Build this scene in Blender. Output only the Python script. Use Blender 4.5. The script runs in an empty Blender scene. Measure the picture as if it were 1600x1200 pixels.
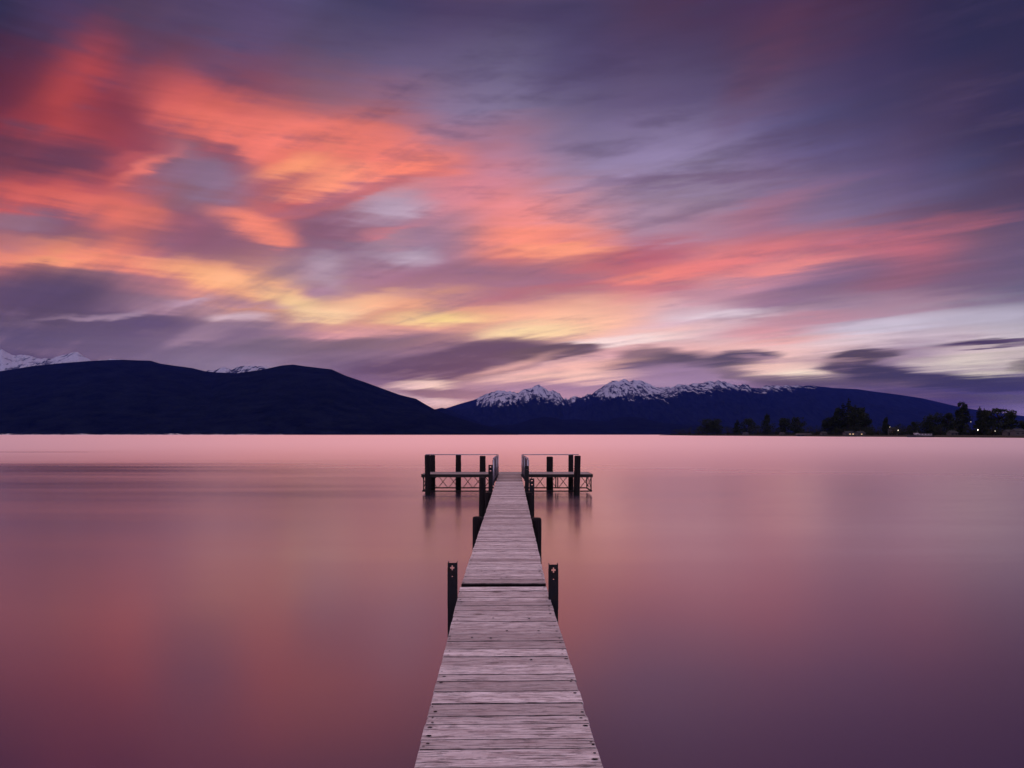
import bpy, math, random
from mathutils import Vector, Matrix, noise as mnoise
random.seed(7)
sc = bpy.context.scene
COL = sc.collection
R = math.radians
F = 1067.0            # focal length in photograph pixels (24 mm on a 36 mm wide frame)
CX, HY = 800.0, 679.0 # where straight ahead and the horizon fall in the photograph
CAMZ = 2.5            # eye height above the water
DECK = 0.85           # deck top above the water

# ------------------------------------------------------------------ camera
cam = bpy.data.cameras.new('camera')
cam_o = bpy.data.objects.new('camera', cam); COL.objects.link(cam_o)
cam.sensor_width = 36.0; cam.lens = F/1600*36.0
cam.shift_y = (HY-600)/1600
cam.clip_start = 0.05; cam.clip_end = 200000
cam_o.location = (0, 0, CAMZ); cam_o.rotation_euler = (R(90), 0, 0)
sc.camera = cam_o
sc.view_settings.view_transform = 'Standard'; sc.view_settings.look = 'None'
sc.view_settings.exposure = 0; sc.view_settings.gamma = 1
sc.cycles.volume_bounces = 1; sc.cycles.max_bounces = 6
sc.cycles.use_denoising = True

def lin(c):
    return tuple(((v/255)/12.92 if v/255 <= 0.04045 else ((v/255+0.055)/1.055)**2.4) for v in c)

# ------------------------------------------------------------------ node helper
class NT:
    def __init__(s, tree): s.t = tree; s.n = tree.nodes; s.l = tree.links
    def add(s, typ, **kw):
        nd = s.n.new(typ)
        for k, v in kw.items(): setattr(nd, k, v)
        return nd
    def put(s, sock, v):
        if isinstance(v, bpy.types.NodeSocket): s.l.new(v, sock)
        elif v is not None:
            if isinstance(v, (tuple, list)) and hasattr(sock.default_value, '__len__') and len(sock.default_value) == 4 and len(v) == 3: v = (*v, 1)
            sock.default_value = v
    def m(s, op, a, b=None, c=None, clamp=False):
        nd = s.add('ShaderNodeMath', operation=op); nd.use_clamp = clamp
        for i, v in enumerate((a, b, c)):
            if v is not None: s.put(nd.inputs[i], v)
        return nd.outputs[0]
    def vm(s, op, a, b=None):
        nd = s.add('ShaderNodeVectorMath', operation=op)
        s.put(nd.inputs[0], a)
        if b is not None: s.put(nd.inputs[1], b)
        return nd.outputs[0]
    def mapr(s, v, a, b, c=0.0, d=1.0, smooth=False):
        nd = s.add('ShaderNodeMapRange')
        if smooth: nd.interpolation_type = 'SMOOTHSTEP'
        for i, x in enumerate((v, a, b, c, d)): s.put(nd.inputs[i], x)
        return nd.outputs[0]
    def mix(s, f, a, b, mode='MIX'):
        nd = s.add('ShaderNodeMix', data_type='RGBA', blend_type=mode)
        s.put(nd.inputs[0], f); s.put(nd.inputs[6], a); s.put(nd.inputs[7], b)
        return nd.outputs[2]
    def noise(s, vec, scale, detail=2.0, rough=0.5, dist=0.0, col=False):
        nd = s.add('ShaderNodeTexNoise')
        s.put(nd.inputs['Vector'], vec); nd.inputs['Scale'].default_value = scale
        nd.inputs['Detail'].default_value = detail; nd.inputs['Roughness'].default_value = rough
        nd.inputs['Distortion'].default_value = dist
        return nd.outputs['Color' if col else 'Fac']
    def mapping(s, vec, loc=(0,0,0), rot=(0,0,0), scale=(1,1,1), typ='POINT'):
        nd = s.add('ShaderNodeMapping', vector_type=typ)
        s.put(nd.inputs['Vector'], vec)
        nd.inputs['Location'].default_value = loc; nd.inputs['Rotation'].default_value = rot; nd.inputs['Scale'].default_value = scale
        return nd.outputs[0]
    def comb(s, x, y, z=0.0):
        nd = s.add('ShaderNodeCombineXYZ')
        for i, v in enumerate((x, y, z)): s.put(nd.inputs[i], v)
        return nd.outputs[0]
    def sep(s, v):
        nd = s.add('ShaderNodeSeparateXYZ'); s.put(nd.inputs[0], v); return nd.outputs

# ------------------------------------------------------------------ sky
# cloud colours of the evening sky, noted at (column, row) and then laid out by compass direction and elevation
SKY_ROWS = [0, 60, 130, 190, 250, 310, 350, 395, 440, 480, 515, 545, 575, 600, 640, 680]
SKY = [
 [(50,45,78),(68,52,88),(72,55,82),(80,62,95),(82,66,104),(78,68,104),(64,58,94),(70,54,90),(72,56,92),(72,60,96),(80,54,82),(76,48,78),(76,46,80),(72,44,70),(62,40,72),(42,36,72),(36,34,70)],
 [(50,34,62),(84,54,84),(96,60,84),(86,66,96),(90,72,108),(82,70,104),(76,64,100),(84,70,104),(86,76,112),(78,66,104),(82,62,96),(80,60,92),(94,56,82),(90,50,78),(62,44,80),(44,40,76),(44,38,72)],
 [(100,36,54),(160,60,64),(128,52,70),(132,70,88),(130,72,92),(112,88,112),(124,104,134),(118,104,140),(116,104,136),(88,76,112),(86,72,108),(84,70,106),(104,76,104),(74,64,104),(66,58,100),(66,50,84),(50,42,78)],
 [(112,42,56),(160,60,62),(150,60,72),(208,92,84),(214,104,92),(200,98,96),(168,100,116),(146,118,146),(130,114,146),(118,104,140),(124,106,144),(124,108,146),(104,92,134),(84,76,118),(76,60,92),(64,48,80),(48,40,78)],
 [(98,50,68),(96,52,74),(176,76,80),(130,100,124),(226,116,100),(246,136,108),(246,126,104),(196,116,128),(190,124,144),(146,122,150),(148,132,170),(140,126,164),(118,100,140),(98,84,124),(94,76,116),(76,68,106),(66,52,82)],
 [(190,82,80),(184,84,88),(196,100,100),(130,100,120),(160,90,104),(210,110,110),(180,150,172),(226,140,150),(230,140,146),(190,144,166),(150,122,146),(146,122,146),(140,114,144),(128,108,142),(112,94,130),(92,76,108),(86,64,92)],
 [(140,102,120),(130,86,106),(210,104,90),(140,84,104),(226,116,104),(130,84,106),(176,116,130),(170,122,142),(244,140,132),(238,138,134),(182,146,168),(164,130,154),(164,108,130),(138,110,138),(120,92,120),(114,78,100),(98,78,108)],
 [(234,130,112),(246,148,112),(230,128,112),(140,92,116),(136,96,118),(148,110,134),(166,138,160),(160,120,144),(240,130,112),(250,150,124),(186,100,116),(214,120,124),(220,122,128),(196,116,130),(200,108,122),(150,98,120),(112,88,118)],
 [(110,76,100),(90,68,96),(150,104,120),(226,140,128),(254,176,130),(178,150,166),(166,112,134),(158,108,132),(152,104,128),(150,96,120),(218,112,112),(220,130,130),(190,130,150),(136,104,132),(136,92,116),(116,88,116),(100,88,118)],
 [(98,72,102),(96,70,100),(140,108,132),(196,150,164),(240,168,150),(255,200,156),(255,178,142),(250,184,142),(244,160,140),(255,180,150),(230,160,160),(215,180,195),(160,124,148),(160,130,150),(170,134,154),(170,150,166),(158,146,164)],
 [(112,92,124),(120,96,128),(110,86,122),(150,118,146),(190,150,168),(232,160,165),(240,170,155),(230,165,150),(255,205,160),(255,195,165),(245,200,195),(214,186,200),(210,160,170),(200,172,190),(206,194,212),(206,190,204),(190,180,196)],
 [(90,72,110),(112,92,128),(130,108,142),(136,112,146),(140,118,150),(144,118,148),(150,118,146),(130,100,136),(120,94,136),(190,145,165),(230,170,175),(240,185,180),(240,190,190),(235,198,196),(180,150,168),(206,180,190),(214,196,194)],
 [(110,88,124),(120,96,132),(136,112,146),(150,130,162),(160,140,176),(130,108,144),(96,80,126),(90,74,124),(190,150,165),(250,195,185),(190,150,165),(160,130,155),(235,190,180),(170,140,155),(130,105,135),(210,190,185),(180,160,170)],
 [(110,88,124),(120,96,132),(136,112,146),(150,130,162),(150,130,168),(110,90,140),(130,104,142),(150,116,144),(160,125,155),(165,130,160),(150,125,160),(150,125,160),(120,95,140),(95,78,125),(80,64,112),(66,57,108),(72,61,110)],
 [(110,88,124),(120,96,132),(136,112,146),(150,130,162),(150,130,168),(150,130,160),(180,150,168),(206,172,184),(180,150,175),(160,130,165),(150,125,160),(150,125,160),(100,80,130),(85,68,112),(80,64,110),(72,60,106),(115,100,146)],
 [(110,88,124),(120,96,132),(136,112,146),(150,130,162),(150,130,168),(150,130,160),(180,150,168),(200,170,184),(180,150,175),(160,130,165),(150,125,160),(150,125,160),(100,80,130),(85,68,112),(80,64,110),(72,60,106),(115,100,146)],
]
for r_ in range(9, len(SKY)):
    for c_ in range(8):
        k_ = .84+.02*max(0, c_-4); SKY[r_][c_] = tuple(v*k_ for v in SKY[r_][c_])
def catmull(p0, p1, p2, p3, t):
    return tuple(0.5*((2*b)+(-a+c)*t+(2*a-5*b+4*c-d)*t*t+(-a+3*b-3*c+d)*t**3) for a, b, c, d in zip(p0, p1, p2, p3))
def sky_at(px, py):
    fx = min(max(px/100.0, 0), 16); i = min(int(fx), 15); t = fx-i
    def row(r):
        g = SKY[r]
        return catmull(g[max(i-1,0)], g[i], g[i+1], g[min(i+2,16)], t)
    py = min(max(py, 0), 680); j = 0
    while j < len(SKY_ROWS)-2 and SKY_ROWS[j+1] < py: j += 1
    u = (py-SKY_ROWS[j])/(SKY_ROWS[j+1]-SKY_ROWS[j])
    a, b = row(j), row(j+1)
    return tuple(min(255, max(0, a[k]*(1-u)+b[k]*u)) for k in range(3))
def px2dir(px, py):                      # compass direction and elevation of a point noted in the photograph
    x = (px-CX)/F; z = (HY-py)/F
    return math.atan2(x, 1), math.atan2(z, math.hypot(1, x))
def dir2px(az, el):
    x = math.tan(az); z = math.tan(el)*math.hypot(1, x)
    return CX+F*x, HY-F*z

HAZE_FIX = 1.0
# streaks: centre column,row, half length, half width, tilt (deg, up to the right), colour, strength
STROKES = [
 (118,145,105,46,58,(186,68,62),.8),(60,185,70,16,12,(150,52,58),.6),(105,215,70,10,25,(170,64,66),.5),(20,120,70,50,0,(96,34,52),.5),
 (35,230,80,20,5,(104,52,70),.5),(120,240,70,22,-5,(94,54,78),.7),(55,85,60,40,0,(62,38,66),.4),
 (180,180,40,60,60,(128,50,66),.5),(310,172,90,42,-15,(214,92,82),.8),(330,192,70,22,-15,(234,112,94),.7),
 (450,215,170,34,-8,(234,118,104),.75),(560,232,150,26,-6,(246,126,108),.7),(650,246,90,22,-6,(250,128,108),.6),
 (455,264,66,12,12,(255,156,112),.9),(505,280,80,13,14,(255,152,116),.9),(630,262,90,16,10,(255,134,106),.7),
 (590,290,120,9,16,(178,92,106),.7),(425,285,70,10,6,(170,92,104),.6),(520,312,110,8,18,(214,112,108),.6),(470,322,90,8,16,(160,96,114),.6),
 (316,268,72,24,-8,(134,106,132),.9),(330,236,44,10,-16,(150,74,88),.6),(350,250,50,14,-14,(128,72,94),.5),(250,276,60,14,14,(140,100,124),.5),
 (228,258,52,11,22,(236,120,106),.85),(210,242,50,10,16,(196,88,88),.5),
 (45,302,90,22,2,(206,86,80),.8),(150,322,120,16,-9,(232,112,92),.7),(235,347,60,12,-3,(246,124,94),.85),(200,352,90,10,2,(226,112,94),.6),
 (395,352,66,17,-18,(252,138,112),.95),(436,374,40,10,-8,(255,140,112),.85),
 (90,362,130,17,-3,(128,84,106),.8),(20,345,60,14,0,(146,112,132),.6),(320,376,110,24,-10,(138,88,110),.75),(300,352,40,22,-20,(140,82,102),.7),
 (520,352,62,34,6,(132,84,108),.8),(590,352,100,14,8,(150,98,120),.5),(560,332,90,8,14,(150,110,134),.6),
 (620,322,66,14,6,(186,162,184),.85),(590,344,60,8,12,(164,132,156),.5),(620,360,60,7,12,(208,120,128),.6),
 (650,402,46,11,2,(192,172,192),.95),(512,428,34,24,28,(188,166,184),.9),(500,455,44,10,-5,(162,116,142),.7),
 (60,401,130,10,0,(252,146,112),.8),(90,402,60,6,2,(255,170,118),.7),(220,412,150,13,-6,(250,142,112),.8),
 (340,432,110,15,-11,(255,178,124),.85),(400,446,80,13,-14,(255,182,134),.8),(470,478,60,13,-22,(255,214,154),.7),
 (498,490,50,9,0,(255,212,165),.8),(560,476,90,10,12,(255,206,162),.75),(640,468,120,12,4,(255,178,136),.7),
 (690,496,95,9,2,(255,214,150),.8),(700,496,34,4,2,(255,226,140),.4),(630,512,130,8,0,(250,172,150),.5),
 (560,520,120,8,2,(228,160,170),.5),(740,470,60,18,-16,(250,170,135),.5),
 (620,440,170,20,-2,(164,112,134),.6),(800,432,190,22,-2,(154,104,128),.75),(790,462,120,10,2,(160,108,128),.6),
 (840,372,110,22,-3,(255,146,120),.75),(880,392,110,10,1,(255,156,122),.85),(905,372,70,7,0,(222,124,122),.5),(780,330,60,20,0,(246,142,140),.4),
 (690,345,70,12,10,(172,124,146),.6),(990,398,130,11,13,(182,90,106),.8),(900,446,160,9,8,(190,96,112),.5),
 (1010,431,70,9,7,(252,142,118),.85),(1090,420,130,13,12,(238,126,120),.8),(1190,402,130,14,13,(232,124,124),.7),
 (1230,418,110,9,11,(246,142,132),.8),(1400,372,170,15,10,(210,110,122),.8),(1330,386,110,8,11,(222,116,124),.6),
 (1110,455,110,10,6,(184,136,156),.7),(1040,447,60,5,4,(180,106,124),.6),(1270,452,130,15,11,(128,98,130),.8),(1180,466,80,8,4,(168,124,146),.5),
 (1400,440,120,12,10,(146,92,112),.6),(1520,440,120,16,8,(108,82,112),.6),(1160,330,170,12,16,(176,112,130),.5),(1010,345,120,18,8,(164,136,160),.5),
 (1110,284,170,6,3,(118,92,124),.8),(960,292,130,7,8,(136,110,142),.6),(1000,250,150,22,10,(150,134,174),.5),
 (1200,88,30,110,-40,(104,62,88),.4),(1130,492,100,9,1,(228,208,218),.85),(1080,478,80,7,3,(214,178,190),.6),(1060,505,90,8,6,(216,180,196),.6),
 (1200,515,90,9,6,(226,152,160),.6),(1250,530,110,5,5,(240,166,160),.7),
 (905,505,120,20,12,(255,196,162),.7),(820,518,70,10,2,(255,224,170),.8),(880,515,60,10,5,(255,220,170),.6),(990,532,90,5,3,(252,232,232),.9),(930,537,60,4,2,(250,226,226),.7),
 (1040,520,110,9,6,(248,196,190),.6),(1380,506,130,14,8,(206,196,214),.75),(1540,495,120,16,5,(186,178,198),.7),(1350,530,120,10,4,(230,206,216),.7),
 (1290,492,100,5,6,(196,136,150),.7),(1420,476,120,8,8,(168,130,148),.6),
 (90,452,110,24,-4,(86,66,96),.8),(60,468,90,14,0,(88,66,98),.6),(240,503,84,15,-2,(102,80,120),.85),(210,514,70,10,0,(108,84,126),.6),
 (180,490,46,5,11,(186,156,178),.5),(140,495,80,3.5,4,(160,130,154),.6),(376,497,44,8,1,(222,190,204),.75),(300,468,40,5,9,(206,168,186),.8),
 (320,524,60,8,17,(190,152,172),.5),(270,476,80,10,0,(176,134,154),.4),(40,520,90,10,0,(92,76,116),.6),(400,470,60,6,-8,(176,130,152),.6),
 (390,520,90,10,3,(128,102,142),.6),(480,540,120,10,3,(146,122,152),.5),(640,527,80,8,6,(134,104,138),.7),(560,540,100,8,3,(150,122,150),.5),
 (700,562,150,13,9,(98,78,128),.85),(760,548,90,12,6,(88,70,122),.75),(700,580,110,10,4,(80,66,120),.8),(780,577,70,8,14,(96,78,128),.7),
 (855,552,80,8.5,5,(100,82,132),.95),(900,549,40,6,2,(108,88,134),.8),(1010,566,80,9,5,(102,86,134),.95),(1010,552,44,9,4,(110,92,138),.7),(1150,562,56,8,2,(94,80,132),.95),(1090,569,80,6,0,(104,88,136),.8),(1185,563,50,4,-3,(180,140,160),.6),
 (1060,582,110,10,-2,(140,114,152),.75),(1170,588,60,7,-8,(132,108,146),.6),(860,590,120,9,3,(255,204,188),.7),(800,572,70,5,14,(244,186,180),.6),
 (900,572,100,7,6,(250,190,180),.7),(850,606,110,7,0,(138,112,150),.7),(670,600,52,6,2,(255,218,204),.95),(640,603,50,5,6,(214,178,188),.7),(700,613,90,6,0,(140,112,148),.6),(695,629,40,6,0,(226,196,200),.8),
 (640,620,70,6,-10,(200,170,190),.5),
 (1255,582,80,9,0,(250,218,204),.85),(1245,585,40,5,0,(255,232,212),.7),(1200,575,60,6,0,(248,200,190),.6),
 (1335,560,46,9,4,(92,72,112),.9),(1325,576,46,8,0,(96,74,114),.85),(1380,583,90,7,-4,(84,66,112),.9),(1360,556,50,5,6,(100,78,116),.8),(1290,563,70,2.6,0,(176,140,150),.6),
 (1440,592,150,12,-6,(66,58,110),.95),(1590,600,120,10,0,(58,54,108),.8),(1300,598,120,8,0,(104,84,128),.7),
 (1520,538,76,5.5,3,(78,56,94),.98),(1590,534,60,4,1,(96,76,104),.85),(1440,546,70,3.5,3,(160,130,150),.7),(1602,571,26,8,12,(96,76,92),.9),
 (1520,566,90,9,0,(222,208,198),.8),(1550,583,60,5,4,(212,198,188),.8),(1450,568,60,6,0,(206,186,188),.6),(1430,560,60,3,0,(170,146,160),.5),
 (1570,626,70,5,-3,(112,98,142),.7),(1450,620,100,6,-6,(98,78,118),.5),
]

w = bpy.data.worlds.new('World'); sc.world = w; w.use_nodes = True
w.node_tree.nodes.clear(); N = NT(w.node_tree)
tc = N.add('ShaderNodeTexCoord')
dx, dy, dz = N.sep(tc.outputs['Generated'])
az = N.m('ARCTAN2', dx, dy); el = N.m('ARCSINE', dz)
# cloud-deck coordinates, stretched along the wind, give the fine drawn-out streaks
den = N.m('ADD', N.m('MAXIMUM', dz, 0.0), 0.10)
cl = N.comb(N.m('DIVIDE', dx, den), N.m('DIVIDE', dy, den), 0.0)
WA = R(48)
st = N.mapping(cl, rot=(0, 0, -WA))
st1 = N.mapping(st, scale=(1.0, 0.16, 1))
n1 = N.noise(st1, 2.2, 4.0, 0.55); n2 = N.noise(N.mapping(st, loc=(7, 3, 0), scale=(1.0, 0.10, 1)), 7.0, 3.0, 0.5)
aevec = N.comb(az, el, 0.0)
n3 = N.noise(N.mapping(aevec, loc=(3, 9, 0), rot=(0, 0, R(-9)), scale=(2.2, 13, 1)), 2.4, 4.0, 0.55)
n4 = N.noise(N.mapping(aevec, loc=(1, 4, 0), rot=(0, 0, R(-10)), scale=(2.2, 30, 1)), 3.0, 4.0, 0.55)
elw = N.m('MULTIPLY', N.mapr(el, 0.0, 0.30, 0.25, 1.0), 1.0)
wv = N.m('ADD', N.m('MULTIPLY', N.m('SUBTRACT', n3, .5), 0.036), N.m('MULTIPLY', N.m('SUBTRACT', n1, .5), 0.03))
el_w = N.m('ADD', el, N.m('MULTIPLY', N.m('ADD', wv, N.m('ADD', N.m('MULTIPLY', N.m('SUBTRACT', n4, .5), .030), N.m('MULTIPLY', N.m('SUBTRACT', n2, .5), .028))), elw))
az_w = N.m('ADD', az, N.m('MULTIPLY', N.m('SUBTRACT', n1, .5), 0.08))
P = N.comb(az_w, el_w, 0.0)
# 1. broad colours: one ramp over compass direction for each elevation
AZ0, AZ1, NA = R(-40), R(40), 25
ELS = [R(e) for e in (0, 1.5, 3, 4.2, 5.4, 6.8, 8.2, 9.8, 11.4, 13, 14.6, 16.4, 18.4, 20.6, 23, 25.6, 28.4, 31.5)]
tfac = N.mapr(az_w, AZ0, AZ1)
cur = None
for k, e in enumerate(ELS):
    rp = N.add('ShaderNodeValToRGB'); cr = rp.color_ramp; cr.interpolation = 'CARDINAL'
    while len(cr.elements) < NA: cr.elements.new(0.5)
    for i in range(NA):
        a = AZ0+(AZ1-AZ0)*i/(NA-1)
        cr.elements[i].position = i/(NA-1)
        cr.elements[i].color = (*lin(sky_at(*dir2px(a, e))), 1)
    N.put(rp.inputs[0], tfac)
    if cur is None: cur = rp.outputs[0]
    else: cur = N.mix(N.mapr(el_w, ELS[k-1], e), cur, rp.outputs[0])
# 2. drawn-out cloud streaks
ragged = N.m('ADD', N.m('MULTIPLY', N.m('SUBTRACT', n2, .5), 0.9), N.m('MULTIPLY', N.m('SUBTRACT', n4, .5), 1.1))
for (px, py, a, b, ang, c, al) in STROKES:
    if px < 800 and py > 500 and max(c) < 180: c = tuple(v*.86 for v in c)
    if px >= 800 and py > 545 and max(c) < 150: c = (c[0]*.86, c[1]*.88, c[2]*.76)
    lowc = py > 535 and max(c) < 150
    if lowc: c = tuple(v*.84 for v in c); al = min(1, al*1.1)
    if py < 420: al *= .92
    A0, E0 = px2dir(px, py)
    A1, E1 = px2dir(px+a*math.cos(R(ang)), py-a*math.sin(R(ang)))
    A2, E2 = px2dir(px+b*math.sin(R(ang)), py+b*math.cos(R(ang)))
    la = math.hypot(A1-A0, E1-E0)*1.5; lb = math.hypot(A2-A0, E2-E0)*1.9
    q = N.mapping(P, loc=(A0, E0, 0), rot=(0, 0, math.atan2(E1-E0, A1-A0)), scale=(la, lb, 1), typ='TEXTURE')
    g = N.add('ShaderNodeTexGradient', gradient_type='SPHERICAL'); N.put(g.inputs[0], q)
    gg = N.m('MULTIPLY', g.outputs['Fac'], N.m('ADD', 1.0, ragged))
    cur = N.mix(N.mapr(gg, 0.05 if lowc else 0.0, 0.60 if lowc else 0.94, 0.0, al, smooth=True), cur, lin(c))
# grey-mauve wisps drifting through everything
n5 = N.noise(N.mapping(aevec, loc=(5, 2, 0), rot=(0, 0, R(-16)), scale=(3.2, 17, 1)), 2.6, 5.0, 0.6)
n6 = N.noise(N.mapping(st, loc=(1, 8, 0), scale=(1.0, 0.12, 1)), 4.5, 4.0, 0.6)
wisp = N.mapr(N.m('ADD', N.m('MULTIPLY', n5, .5), N.m('MULTIPLY', n6, .5)), .50, .66, 0, .42, smooth=True)
cur = N.mix(wisp, cur, N.mix(N.mapr(el, R(4), R(26)), lin((138,108,134)), lin((74,58,92))))
# 3. fine streak contrast
mod = N.m('ADD', N.m('ADD', 1.0, N.m('MULTIPLY', N.m('SUBTRACT', n2, .5), 0.45)), N.m('MULTIPLY', N.m('SUBTRACT', n4, .5), 0.34))
cur = N.mix(1.0, cur, N.comb(mod, mod, mod), 'MULTIPLY')
# the low sky, seen through the most air
glow = N.mapr(el, 0.0, R(11), 1.0, 0.0, smooth=True)
cur = N.mix(glow, cur, N.mix(1.0, cur, (1.24, 1.23, 1.12), 'MULTIPLY'))
# thicker cloud towards the top right
cur = N.mix(N.mapr(N.m('ADD', el, N.m('MULTIPLY', az, .45)), R(22), R(44), 0, .30, smooth=True), cur, lin((44,36,66)))
# 4. the rest of the dome: twilight lavender overhead and behind
back = N.mix(N.mapr(n1, .3, .7), lin((206,194,228)), lin((228,206,226)))
low = N.mix(N.mapr(dz, -0.05, 0.35, smooth=True), lin((140,116,165)), N.mix(1.0, back, (1.3, 1.3, 1.3), 'MULTIPLY'))
absaz = N.m('ABSOLUTE', N.m('ADD', az, R(2)))
# above the frame: salmon glow added ahead to brighten the water, dusk to both sides
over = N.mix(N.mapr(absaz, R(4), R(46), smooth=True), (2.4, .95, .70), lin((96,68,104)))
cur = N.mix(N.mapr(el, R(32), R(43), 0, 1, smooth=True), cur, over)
side = N.mapr(absaz, R(42), R(95), 0, 1, smooth=True)
cur = N.mix(N.m('MAXIMUM', N.mapr(el, R(56), R(76), 0, 1, smooth=True), side), cur, low)
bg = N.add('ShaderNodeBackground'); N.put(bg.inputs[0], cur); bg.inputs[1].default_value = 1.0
nish = N.add('ShaderNodeTexSky'); nish.sky_type = 'NISHITA'; nish.sun_disc = False
SUN_AZ, SUN_EL = px2dir(760, 440)
nish.sun_elevation = R(1.0); nish.sun_rotation = SUN_AZ
bg2 = N.add('ShaderNodeBackground'); N.put(bg2.inputs[0], nish.outputs[0]); bg2.inputs[1].default_value = 0.01
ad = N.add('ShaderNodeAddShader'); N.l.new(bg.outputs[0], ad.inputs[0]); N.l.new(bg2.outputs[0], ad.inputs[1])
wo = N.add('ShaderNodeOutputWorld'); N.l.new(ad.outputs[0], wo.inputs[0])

# sun already behind the cloud: a weak, very soft warm glow
sl = bpy.data.lights.new('sun', 'SUN'); sl.energy = 0.12; sl.angle = R(80); sl.color = (1.0, 0.42, 0.32)
so = bpy.data.objects.new('sun', sl); COL.objects.link(so)
so.rotation_euler = Vector((-math.sin(SUN_AZ)*math.cos(SUN_EL), -math.cos(SUN_AZ)*math.cos(SUN_EL), -math.sin(SUN_EL))).to_track_quat('-Z', 'Y').to_euler()

# ------------------------------------------------------------------ object helpers
class MB:
    """collects faces for ONE mesh object"""
    def __init__(s): s.v = []; s.f = []; s.mi = []; s.at = {}
    def box(s, c, d, rot=None, mi=0, bev=0.0, taper=1.0):
        hx, hy, hz = d[0]/2, d[1]/2, d[2]/2
        c = Vector(c)
        if bev > 0:
            b = min(bev, hx*.9, hy*.9, hz*.9); n = len(s.v)
            # chamfered box: three quads per axis pair
            pts = []
            for sx in (-1, 1):
                for sy in (-1, 1):
                    for sz in (-1, 1):
                        pts += [(sx*(hx-b), sy*(hy-b), sz*hz), (sx*(hx-b), sy*hy, sz*(hz-b)), (sx*hx, sy*(hy-b), sz*(hz-b))]
            idx = lambda a, b_, c_, k: n+((a*2+b_)*2+c_)*3+k
            fs = []
            for c_ in (0, 1): fs.append([idx(0,0,c_,0), idx(1,0,c_,0), idx(1,1,c_,0), idx(0,1,c_,0)][::1 if c_ else -1])
            for b_ in (0, 1): fs.append([idx(0,b_,0,1), idx(1,b_,0,1), idx(1,b_,1,1), idx(0,b_,1,1)][::-1 if b_ else 1])
            for a in (0, 1): fs.append([idx(a,0,0,2), idx(a,1,0,2), idx(a,1,1,2), idx(a,0,1,2)][::1 if a else -1])
            for b_ in (0, 1):
                for c_ in (0, 1): fs.append([idx(0,b_,c_,0), idx(1,b_,c_,0), idx(1,b_,c_,1), idx(0,b_,c_,1)][::-1 if b_ == c_ else 1])
            for a in (0, 1):
                for c_ in (0, 1): fs.append([idx(a,0,c_,0), idx(a,1,c_,0), idx(a,1,c_,2), idx(a,0,c_,2)][::1 if a == c_ else -1])
            for a in (0, 1):
                for b_ in (0, 1): fs.append([idx(a,b_,0,1), idx(a,b_,1,1), idx(a,b_,1,2), idx(a,b_,0,2)])
            for a in (0, 1):
                for b_ in (0, 1):
                    for c_ in (0, 1): fs.append([idx(a,b_,c_,0), idx(a,b_,c_,1), idx(a,b_,c_,2)])
            for p in pts:
                v = Vector(p)
                if rot: v = rot @ v
                s.v.append(tuple(v+c))
            s.f += fs; s.mi += [mi]*len(fs)
            return n, len(s.v)
        n = len(s.v)
        for sz in (-1, 1):
            t = taper if sz > 0 else 1.0
            for sx, sy in ((-1,-1),(1,-1),(1,1),(-1,1)):
                v = Vector((sx*hx*t, sy*hy*t, sz*hz))
                if rot: v = rot @ v
                s.v.append(tuple(v+c))
        fs = [(3,2,1,0),(4,5,6,7),(0,1,5,4),(1,2,6,5),(2,3,7,6),(3,0,4,7)]
        s.f += [[n+i for i in f] for f in fs]; s.mi += [mi]*6
        return n, len(s.v)
    def tube(s, pts, rad, seg=8, mi=0, cap=True):
        pts = [Vector(p) for p in pts]
        rads = rad if isinstance(rad, (list, tuple)) else [rad]*len(pts)
        n0 = len(s.v); up = Vector((0,0,1))
        d0 = (pts[1]-pts[0]).normalized()
        ref = up if abs(d0.z) < .9 else Vector((1,0,0))
        for i, p in enumerate(pts):
            d = (pts[min(i+1, len(pts)-1)]-pts[max(i-1, 0)]).normalized()
            a = d.cross(ref).normalized(); b = a.cross(d).normalized()
            for k in range(seg):
                t = 2*math.pi*(k+.5)/seg
                s.v.append(tuple(p+a*math.cos(t)*rads[i]+b*math.sin(t)*rads[i]))
        for i in range(len(pts)-1):
            for k in range(seg):
                a0 = n0+i*seg+k; a1 = n0+i*seg+(k+1) % seg
                s.f.append([a0, a0+seg, a1+seg, a1]); s.mi.append(mi)
        if cap:
            s.f.append([n0+k for k in range(seg)]); s.mi.append(mi)
            e = n0+(len(pts)-1)*seg; s.f.append([e+k for k in reversed(range(seg))]); s.mi.append(mi)
    def build(s, name, mats, parent=None, smooth=False, loc=None):
        me = bpy.data.meshes.new(name); me.from_pydata(s.v, [], s.f)
        if not isinstance(mats, (list, tuple)): mats = [mats]
        for m_ in mats: me.materials.append(m_)
        me.polygons.foreach_set('material_index', s.mi)
        if smooth: me.polygons.foreach_set('use_smooth', [True]*len(s.f))
        for k, vals in s.at.items():
            at = me.attributes.new(k, 'FLOAT', 'POINT'); at.data.foreach_set('value', vals)
        me.update()
        o = bpy.data.objects.new(name, me); COL.objects.link(o)
        if parent: o.parent = parent
        if loc: o.location = loc
        return o
def tag(o, label=None, cat=None, group=None, kind=None):
    if label: o['label'] = label
    if cat: o['category'] = cat
    if group: o['group'] = group
    if kind: o['kind'] = kind
    return o
def empty(name, loc, label, cat, group=None, rz=0.0):
    o = bpy.data.objects.new(name, None); COL.objects.link(o)
    o.location = loc; o.rotation_euler = (0, 0, rz); o.empty_display_size = .2
    return tag(o, label, cat, group)
def copy_tree(o, parent=None):
    c = o.copy(); COL.objects.link(c); c.parent = parent
    for ch in list(o.children): copy_tree(ch, c)
    return c
def at_px(px, Z): return (px-CX)/F*Z

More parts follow.
